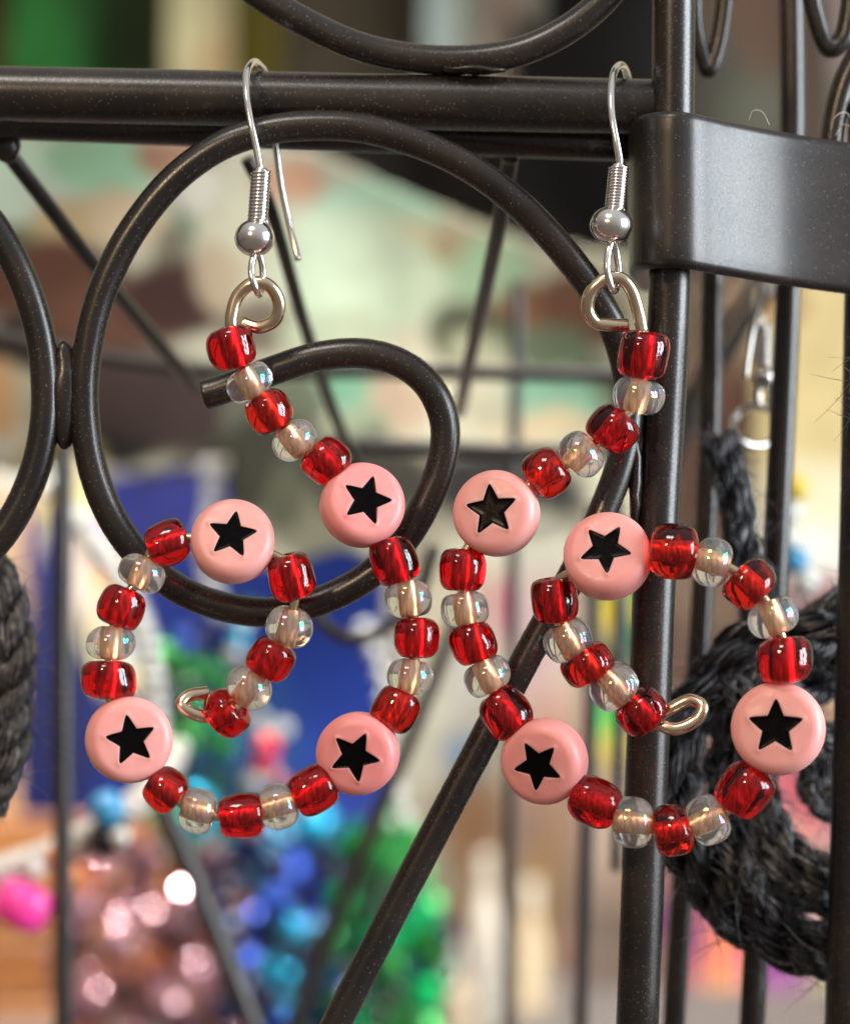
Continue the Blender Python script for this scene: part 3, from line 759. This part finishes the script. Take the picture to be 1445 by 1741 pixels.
hanging('camouflage_shirt', 'mint, cream and brown camouflage shirt hanging behind the scrolls', 'shirt', -140, 1100, 215, 1010, 16, (190, 184, 158), [
    (60, 300, 150, 60, (190, 216, 194)), (190, 300, 100, 50, (160, 204, 168)), (60, 350, 90, 40, (188, 206, 190)), (30, 420, 90, 32, (104, 116, 88)),
    (300, 290, 60, 35, (168, 124, 98)), (140, 400, 60, 40, (188, 168, 128)),
    (90, 500, 140, 75, (92, 58, 42)), (190, 560, 130, 70, (98, 64, 48)), (60, 600, 90, 40, (52, 40, 34)),
    (310, 400, 24, 70, (124, 136, 112)), (330, 330, 30, 30, (205, 198, 180)), (225, 390, 50, 45, (208, 188, 154)), (290, 440, 30, 60, (120, 112, 92)),
    (300, 520, 80, 60, (66, 38, 30)), (250, 700, 150, 90, (66, 50, 46)), (190, 775, 90, 30, (40, 33, 29)),
    (480, 300, 55, 40, (196, 150, 120)), (370, 480, 40, 50, (178, 158, 130)), 
    (640, 340, 110, 50, (180, 210, 180)), (700, 395, 46, 46, (216, 180, 136)), (600, 450, 150, 110, (200, 212, 182)), (820, 440, 90, 60, (172, 202, 164)),
    (690, 490, 100, 60, (196, 208, 178)), (440, 560, 70, 50, (112, 98, 80)), (560, 560, 90, 40, (184, 192, 160)), (760, 400, 30, 40, (176, 160, 126)),
    (470, 690, 80, 60, (96, 100, 78)), (590, 650, 60, 50, (120, 166, 134)), (670, 690, 60, 46, (188, 164, 138)), (600, 730, 60, 26, (140, 150, 120)),
    (800, 560, 85, 60, (84, 88, 66)), (815, 590, 42, 32, (170, 170, 140)), (900, 510, 60, 45, (136, 96, 68)), (990, 520, 70, 60, (112, 76, 56)), (930, 590, 90, 42, (104, 116, 88)), (1030, 640, 50, 60, (110, 118, 92)),
    (940, 670, 90, 40, (136, 178, 148)), (920, 725, 110, 30, (204, 184, 146)), (830, 700, 40, 30, (170, 164, 138)),
    (450, 790, 120, 80, (56, 54, 40)), (530, 890, 90, 60, (126, 122, 100)), (640, 820, 100, 70, (62, 58, 48)), (480, 850, 40, 60, (90, 88, 68)),
    (0, 690, 60, 60, (206, 164, 116)), (40, 760, 70, 30, (196, 192, 176)), (130, 780, 80, 28, (178, 168, 104)), (860, 830, 140, 60, (40, 37, 35))],
    inside=lambda x, y: y < (790 if x < 400 else 950 if x < 640 else 880)+14*math.sin(x*.03) and y > 240+(0 if x < 520 else (x-520)*.42 if x < 900 else 160+(x-900)*.1), fold=1.4, freq=.55, dye=.72, soft=.22, res=150)
hanging('green_shirt', 'green shirt hanging behind the rail at the top left', 'shirt', 20, 300, -300, 260, 41, (38, 84, 32), [(80, 90, 60, 120, (44, 116, 46)), (240, 60, 70, 200, (46, 60, 28))], 1.2, .8, dye=.6)
hanging('brown_shirt', 'brown shirt at the far top left corner behind the rail', 'shirt', -260, 60, -300, 260, 43, (84, 60, 36), [(30, 90, 40, 40, (120, 92, 62))], 1.2, .8)
hanging('cream_scarf', 'narrow cream scarf hanging behind the left hook', 'scarf', 285, 385, -300, 300, 40, (190, 180, 138), [(365, 100, 30, 60, (178, 150, 110))], .5, .9)
hanging('olive_shirt', 'olive yellow shirt hanging right of the cream scarf', 'shirt', 370, 470, -300, 280, 42, (124, 112, 46), [], .8, .9)
hanging('brown_jacket', 'dark taupe jacket hanging above and behind the rail', 'jacket', 440, 1000, -300, 560, 45, (80, 70, 58), [(720, 330, 260, 120, (50, 43, 38)), (540, 60, 60, 140, (110, 98, 78)), (640, 40, 50, 150, (98, 88, 70))], 1.4, .5, dye=.62)
hanging('pale_scarf', 'pale grey scarf seen inside the top scroll', 'scarf', 720, 920, -300, 140, 39, (158, 162, 150), [(860, 40, 40, 150, (178, 160, 148)), (745, 30, 30, 120, (176, 190, 184))], .8, 1.1, dye=.8)
hanging('black_coat', 'black coat hanging behind the corner post', 'coat', 870, 1130, -300, 470, 38, (17, 15, 15), [(940, 420, 60, 60, (30, 24, 22))], .9, .7, dye=.45)
hanging('brown_coat', 'dark brown and grey coat behind the strap at the upper right', 'coat', 1110, 1420, -300, 560, 40, (94, 78, 66), [(1270, 60, 60, 120, (112, 86, 70)), (1210, 150, 50, 90, (84, 82, 70)), (1280, 200, 60, 60, (104, 104, 88)), (1240, 540, 90, 60, (92, 70, 58))], 1.0, .7, dye=.75)
hanging('pink_grey_blouse', 'greyish pink blouse at the upper right corner', 'blouse', 1350, 1620, -300, 440, 42, (168, 146, 136), [(1400, 180, 50, 60, (120, 130, 112))], 1.0, .7)
hanging('brown_curtain', 'brown curtain hanging right of the corner post', 'curtain', 1110, 1310, 480, 1180, 36, (112, 88, 76), [(1220, 620, 28, 140, (150, 112, 98)), (1180, 540, 60, 60, (98, 84, 68)), (1270, 560, 40, 80, (176, 156, 126)), (1210, 1000, 70, 90, (152, 130, 110)), (1230, 830, 30, 100, (140, 102, 90))], .8, .9)
hanging('blue_tote_bag', 'deep blue fabric tote bag behind the left earring', 'bag', 40, 690, 780, 1480, 29, (26, 42, 112), [
    (300, 860, 110, 60, (40, 44, 108)), (110, 1150, 70, 240, (30, 34, 80)), (560, 1150, 130, 190, (22, 46, 122)), (330, 800, 130, 24, (30, 30, 52)), (420, 1250, 90, 120, (28, 60, 110))],
    .7, .25, inside=lambda x, y: y > 790+((x-330)/330)**2*130 and x < 660-(max(0, 1000-y))*.12 and x > 60-(y-900)*.05)
hanging('cream_paper_bag', 'cream paper bag standing between the two earrings', 'paper bag', 600, 1010, 790, 1800, 33, (198, 186, 160), [
    (700, 900, 60, 90, (150, 142, 122)), (900, 860, 140, 50, (78, 72, 66)), (880, 940, 120, 40, (206, 204, 180)), (910, 1080, 60, 120, (206, 176, 170)), (850, 1030, 14, 60, (190, 50, 100)),
    (720, 1250, 60, 110, (212, 206, 184)), (790, 1290, 26, 46, (86, 138, 190)), (800, 1400, 50, 90, (170, 128, 92)), (930, 1250, 40, 90, (214, 168, 158)), (950, 1480, 60, 250, (208, 170, 118)),
    (790, 1180, 40, 70, (196, 190, 176)), (830, 1560, 60, 120, (190, 154, 120)), (880, 1700, 120, 80, (186, 148, 120)), (900, 1380, 40, 80, (196, 160, 140))], .5, .3, dye=.62)
hanging('yellow_green_scarf', 'yellow and green flowered scarf behind the inner curl of the right earring', 'scarf', 990, 1110, 900, 1560, 30, (148, 128, 112), [
    (1040, 1030, 30, 45, (214, 186, 40)), (1060, 980, 40, 30, (70, 150, 70)), (1075, 1080, 30, 40, (30, 90, 60)), (1030, 1130, 30, 30, (50, 70, 50)), (1050, 1250, 30, 36, (206, 190, 50)), (1035, 1215, 30, 18, (60, 190, 90)),
    (1040, 1400, 50, 90, (180, 160, 140))], .5, .8)
hanging('patchwork_quilt', 'pink, orange and purple patchwork quilt low on the right', 'quilt', 960, 1700, 1180, 1850, 31, (176, 140, 130), [
    (1030, 1500, 60, 200, (150, 134, 120)), (1190, 1640, 40, 120, (206, 130, 150)), (1240, 1640, 40, 120, (232, 132, 92)), (1310, 1660, 60, 100, (158, 84, 150)), (1160, 1560, 40, 60, (130, 70, 130)),
    (1400, 1710, 60, 50, (174, 196, 80)), (1360, 1350, 60, 80, (196, 96, 108)), (1320, 1450, 60, 60, (206, 160, 130)), (1230, 1700, 30, 60, (240, 170, 110)), (1370, 1200, 60, 60, (176, 140, 110)), (1200, 1480, 50, 60, (190, 120, 120))], .6, .6)
hanging('yellow_poster', 'cream yellow poster with a pale lower half on the wall at the right', 'poster', 1290, 1640, 470, 1260, 34, (196, 178, 128), [(1400, 960, 200, 110, (222, 222, 210)), (1380, 850, 120, 60, (216, 208, 176)), (1400, 1050, 200, 70, (140, 130, 126)), (1390, 1000, 60, 24, (150, 70, 80)), (1330, 520, 50, 30, (120, 84, 58))], .1, .2)
hanging('tan_shawl', 'tan and yellow striped shawl hanging at the left edge', 'shawl', -160, 130, 740, 1480, 31, (206, 172, 138), [
    (100, 880, 40, 70, (206, 196, 110)), (30, 800, 80, 30, (210, 206, 190)), (40, 780, 30, 14, (60, 150, 180)), (60, 960, 60, 80, (220, 184, 150)), (120, 1010, 40, 110, (196, 160, 140)), (50, 1240, 50, 60, (206, 132, 92)), (80, 1150, 40, 200, (180, 120, 90)), (40, 1420, 90, 60, (214, 160, 100))], .6, .8)
hanging('yellow_ribbon', 'pale yellow and orange ribbon hanging beside the weld', 'ribbon', 90, 250, 780, 1180, 27, (200, 190, 150), [(110, 860, 40, 40, (206, 200, 110)), (190, 980, 40, 36, (245, 168, 50)), (190, 880, 40, 30, (190, 140, 170)), (140, 980, 30, 80, (206, 190, 180)), (210, 1060, 30, 60, (170, 180, 190))], .4, 1.4,
        inside=lambda x, y: abs(x-(100+(y-780)*.33)) < 55)

# bottles and candles, small round-shouldered
def bottle(name, label, cat, px, py0, py1, wpx, d, col, group=None):
    s = sc_(d); c = W(px, py1, d); H = (py1-py0)*s; w = wpx*s/2
    prof = [(.01, 0), (w*.94, 0), (w, H*.03), (w, H*.62), (w*.93, H*.72), (w*.5, H*.84), (w*.42, H*.88), (w*.42, H*.96), (w*.46, H*.97), (w*.46, H), (.01, H)]
    b = MB(); b.lathe(prof[:7]+[(w*.4, H*.9)], Matrix.Translation(c), 24)
    root = empty(name, c, label, cat, group)
    b.build('body', mat_simple(name+'_glaze', lin(col), .35, 0, .1, 4), root)
    b = MB(); b.lathe([(w*.46, H*.885), (w*.48, H*.9), (w*.48, H*.99), (w*.44, H*1.0)], Matrix.Translation(c), 20); b.build('cap', mat_simple(name+'_cap', lin((206, 196, 178)), .4), root)
bottle('lotion_bottle', 'slim white bottle low behind the diagonal rod', 'bottle', 826, 1450, 1850, 46, 26, (200, 190, 174))
bottle('amber_bottle', 'tan bottle with a pale cap standing left of the slim white one', 'bottle', 770, 1600, 1900, 70, 24, (196, 170, 140))
bottle('cream_candle', 'tall cream bottle just right of the slim white one', 'bottle', 905, 1500, 1880, 54, 28, (196, 176, 142))

# wooden crate, low on the left
crate = empty('wooden_crate', W(0, 1800, 26), 'orange brown wooden crate low at the left under the shawl', 'crate')
for k in range(4):
    y0, y1 = 1395+k*104, 1395+k*104+98
    a, c = W(-300, y1, 27+.0*k), W(330, y0, 27)
    b = MB(); v0 = Vector((a.x, a.y, a.z)); v1 = Vector((c.x, c.y+.8, c.z)); e_ = .06
    vs = []
    for (ex, ey) in ((e_, 0), (0, e_), ):
        pass
    X0, X1, Y0, Y1, Z0, Z1 = v0.x, v1.x, v0.y, v1.y, v0.z, v1.z
    b.add([(X0, Y0+e_, Z0), (X1, Y0+e_, Z0), (X1, Y1, Z0), (X0, Y1, Z0), (X0, Y0+e_, Z1), (X1, Y0+e_, Z1), (X1, Y1, Z1), (X0, Y1, Z1),
           (X0+e_, Y0, Z0+e_), (X1-e_, Y0, Z0+e_), (X1-e_, Y0, Z1-e_), (X0+e_, Y0, Z1-e_)],
          [(3, 2, 1, 0), (4, 5, 6, 7), (1, 2, 6, 5), (2, 3, 7, 6), (3, 0, 4, 7), (8, 9, 10, 11), (0, 1, 9, 8), (1, 5, 10, 9), (5, 4, 11, 10), (4, 0, 8, 11)])
    b.build('plank', M_wood, crate, smooth=False)

# ------------------------------------------------------------------ beads strung behind
def bead_mesh(name, kind, mat):
    b = MB()
    if kind == 'round': b.ball(Matrix.Identity(4), 1, 16, 10)
    elif kind == 'barrel': b.lathe([(.3, -.75), (.75, -.72), (.98, -.4), (1, 0), (.98, .4), (.75, .72), (.3, .75)], Matrix.Identity(4), 14)
    else:
        b.lathe([(.30, -.95), (.70, -.72), (.96, -.25), (.96, .25), (.70, .72), (.30, .95)], Matrix.Identity(4), 9)
    me_o = b.build(name, mat, None, smooth=(kind != 'facet')); me = me_o.data
    bpy.data.objects.remove(me_o); return me
def glossy(name, col, metal=.35, rough=.12):
    m, nt, p = newmat(name); c = lin(col)
    p.inputs['Base Color'].default_value = (*c, 1); p.inputs['Metallic'].default_value = metal
    p.inputs['Roughness'].default_value = rough; p.inputs['Coat Weight'].default_value = .4; p.inputs['Coat Roughness'].default_value = .05
    bump(nt, p, 1.5, .1, .1)
    return m
PAL = {}
for nm, col, mt in [('teal', (12, 78, 104), .5), ('blue', (22, 70, 170), .55), ('cyan', (40, 190, 235), .6), ('navy', (12, 26, 70), .3), ('green', (10, 124, 40), .55), ('emerald', (10, 210, 120), .7), ('dkgreen', (8, 70, 30), .3),
                    ('mauve', (150, 104, 116), .5), ('rose', (222, 172, 178), .75), ('copper', (206, 118, 70), .6), ('plum', (92, 58, 70), .3), ('frost', (206, 206, 200), .2), ('red', (220, 50, 60), .2), ('sky', (60, 148, 196), .1), ('black', (14, 14, 14), .1), ('hotpink', (250, 60, 160), .0), ('orange', (230, 140, 80), .1), ('yellow', (220, 190, 60), .1)]:
    PAL[nm] = glossy(nm+'_bead_glass', col, mt, .45 if nm in ('hotpink',) else (.07 if mt > .25 else .25))
MESH = {}
def bead(parent, c, r_, colr, kind, name='bead', axis=None):
    k = (colr, kind)
    if k not in MESH: MESH[k] = bead_mesh('bead', kind, PAL[colr])
    o = bpy.data.objects.new(name, MESH[k]); C.objects.link(o)
    o.parent = parent; o.location = c-parent.location; o.scale = (r_, r_, r_)
    if axis is None: o.rotation_euler = (random.uniform(0, 3), random.uniform(0, 3), random.uniform(0, 3))
    else: o.rotation_euler = Vector((0, 0, 1)).rotation_difference(axis).to_euler()
    return o
M_thread = mat_simple('pale_thread', lin((170, 165, 158)), .6)
def strand(label, pts, rpx, cols, kind, gap=1.9, group=None, name='bead_necklace', cat='necklace', thread=.04):
    P = catmull([W(*p) for p in pts], 10)
    dm = sum(p[2] for p in pts)/len(pts); r_ = rpx*sc_(dm)
    root = empty(name, P[0], label, cat, group)
    b = MB(); b.tube(P, thread, 6); b.build('thread', M_thread, root)
    Q = resample(P, r_*gap)
    T, _, _ = frames(Q)
    for i, q in enumerate(Q):
        c = cols[(i*7+int(abs(q.x)*3)) % len(cols)] if len(cols) > 1 else cols[0]
        bead(root, q, r_*random.uniform(.88, 1.1), c, kind, axis=T[i])
    return root

# bunch of blue and green glass necklaces
bg = ['teal', 'navy', 'blue', 'teal', 'navy', 'cyan', 'blue', 'teal']
gg = ['green', 'dkgreen', 'navy', 'green', 'teal', 'dkgreen', 'emerald', 'navy']
desc = ['teal', 'dark blue', 'blue and cyan', 'navy', 'teal and navy', 'blue', 'green and navy', 'deep green', 'green and teal', 'emerald', 'dark green', 'bottle green']
spots = [(290, 1120, 20), (330, 1080, 22), (380, 1330, 24), (420, 1400, 23), (460, 1440, 22), (500, 1420, 25), (545, 1400, 23), (590, 1440, 22), (640, 1400, 24), (680, 1430, 22), (715, 1480, 23), (745, 1540, 24)]
for k, (x, y, d_) in enumerate(spots):
    cols = gg if k >= 7 or k < 2 else bg
    if k in (3, 5): cols = bg[::-1]
    w_ = 26
    yb = 1430 if k < 2 else 1790
    ptsz = [(x+random.uniform(-10, 10)+w_*math.sin(j*1.3+k), y+j*(yb-y)/6, d_+.5*math.sin(j+k)) for j in range(7)]
    ordn = ['first', 'second', 'third', 'fourth', 'fifth', 'sixth', 'seventh', 'eighth', 'ninth', 'tenth', 'eleventh', 'twelfth'][k]
    strand(desc[k]+' glass bead necklace hanging '+ordn+' from the left in the blue green bunch', ptsz, random.uniform(32, 42), cols, 'facet' if k % 3 else 'round', 1.75, 'blue and green glass necklaces in a bunch')
for k, (x, y, d_) in enumerate([(320, 1180, 18), (400, 1450, 17), (480, 1480, 19), (560, 1480, 17), (650, 1470, 18), (730, 1560, 19)]):
    cols = [['green', 'cyan', 'dkgreen', 'teal'], ['blue', 'teal', 'navy', 'navy'], ['teal', 'navy', 'navy', 'blue', 'cyan'], ['navy', 'green', 'emerald', 'teal'], ['dkgreen', 'green', 'navy', 'emerald'], ['emerald', 'green', 'dkgreen']][k]
    yb = 1440 if k == 0 else 1790
    strand(['short green and cyan', 'blue, teal and navy', 'teal, navy and cyan', 'navy and emerald', 'dark and bright green', 'bright emerald'][k]+' bead necklace in front of the blue green bunch',
           [(x+20*math.sin(j*1.7+k*2), y+j*(yb-y)/6, d_+.5*math.cos(j+k)) for j in range(7)], random.uniform(26, 34), cols, 'facet' if k % 2 else 'round', 2.0, 'front row of blue and green necklaces')
# heap of mauve faceted glass necklaces
mv = ['mauve', 'plum', 'rose', 'plum', 'mauve', 'copper', 'plum', 'rose']
for k in range(11):
    x0 = 125+k*28; y0 = 1440+28*math.sin(k*1.7); d_ = 20+2.0*(k % 3)
    ptsz = [(x0+24*math.sin(j*1.4+k*2), y0+j*60, d_+.6*math.cos(j*2+k)) for j in range(7)]
    ordn = ['outermost left', 'second', 'third', 'fourth', 'fifth', 'sixth', 'seventh', 'eighth', 'ninth', 'tenth', 'rightmost'][k]
    strand('mauve glass necklace, '+ordn+' in the mauve heap below the left earring', ptsz, random.uniform(21, 30), mv, 'round' if k % 2 else 'facet', 1.8, 'mauve necklaces in a heap')
# pale strings of clear seed beads
strand('string of frosted seed beads hanging behind the star bead at the top left', [(352, 740, 17), (362, 840, 17), (350, 940, 17), (372, 1040, 17)], 17, ['frost'], 'round', 1.5, 'strings of frosted seed beads', thread=.03)
strand('string of frosted and teal beads hanging inside the left spiral', [(420, 1030, 16), (400, 1130, 16), (440, 1230, 16), (430, 1330, 16)], 17, ['frost', 'teal', 'frost', 'cyan', 'frost', 'navy'], 'round', 1.6, 'strings of frosted seed beads', thread=.03)
strand('string of frosted seed beads hanging beside the dark red bead inside the left spiral', [(480, 1240, 17), (440, 1290, 17), (520, 1370, 17)], 16, ['frost', 'frost', 'red'], 'round', 1.6, 'strings of frosted seed beads', thread=.03)
strand('string of frosted seed beads hanging over the cream paper bag', [(620, 1070, 15), (650, 1150, 15), (660, 1290, 15), (690, 1390, 15)], 15, ['frost'], 'round', 2.6, 'strings of frosted seed beads', thread=.03)
strand('short string with a coral red round bead and a blue one on the blue bag', [(455, 1270, 14), (452, 1300, 14)], 22, ['red', 'blue'], 'round', 2.0, thread=.03)
strand('string of cyan and green beads at the inner end of the left spiral', [(310, 1090, 17), (312, 1130, 17), (385, 1160, 17), (375, 1290, 17), (420, 1340, 17)], 24, ['cyan', 'green', 'teal', 'cyan', 'blue', 'green'], 'round', 1.9, thread=.03)
# cord necklace sweeping to the lower left
NK = empty('cord_necklace', W(0, 1480, 9), 'white cord necklace with coloured beads sweeping to the lower left', 'necklace')
P = catmull([W(*p) for p in [(300, 1270, 11), (270, 1330, 10.5), (200, 1390, 10), (100, 1445, 9.5), (0, 1480, 9), (-90, 1500, 8.5)]], 10)
M_cord = mat_simple('braided_white_cord', lin((190, 182, 172)), .8, 0, .6, 14)
T, N, B = frames(P)
for q in range(3):
    b = MB(); line = [P[i]+(N[i]*math.cos(i*.9+q*2.09)+B[i]*math.sin(i*.9+q*2.09))*.085 for i in range(len(P))]; b.tube(line, .10, 8); b.build('cord', M_cord, NK)
for (x, y, d_, r_, c_, kd) in [(182, 1376, 9.5, 32, 'sky', 'round'), (178, 1428, 9.5, 32, 'black', 'round'), (205, 1425, 9.2, 16, 'frost', 'round'), (102, 1455, 9, 24, 'orange', 'round'), (112, 1490, 9.4, 26, 'orange', 'round'),
                               (60, 1478, 9, 18, 'frost', 'round')]:
    bead(NK, W(x, y, d_), r_*sc_(d_), c_, kd)
o = bead(NK, W(38, 1540, 8.5), 50*sc_(8.5), 'hotpink', 'barrel', axis=Vector((.45, .1, 1)))
# ropes of pale beads crossing behind, lower left and upper left
strand('pale grey rope of beads slanting across the blue bag', [(90, 830, 12), (170, 940, 12), (232, 1040, 12), (262, 1160, 12), (270, 1300, 12)], 20, ['frost'], 'round', 1.2, thread=.03)
# right: small beads against the poster
strand('short string of amber, teal, white and blue beads against the yellow poster', [(1350, 830, 9), (1338, 880, 9), (1336, 915, 9), (1352, 955, 9), (1368, 990, 9)], 24, ['teal', 'frost', 'yellow', 'sky', 'frost'], 'round', 1.6, thread=.03)

# a few fibres of lint caught on the rack
M_lint = mat_simple('lint', lin((190, 180, 165)), .8)
lint = empty('lint', W(1290, 190, .5), 'few pale lint fibres caught on the rack', 'lint')
for pts in [[(1272, 205, .35), (1280, 188, .3), (1296, 190, .3), (1308, 212, .35)], [(1412, 222, .9), (1418, 200, .8), (1436, 190, .8), (1450, 205, .9)], [(1420, 230, .9), (1432, 212, .85), (1445, 214, .8)],]:
    b = MB(); b.tube(catmull([W(*p) for p in pts], 6), .0045, 5, 'none'); b.build('fibre', M_lint, lint)
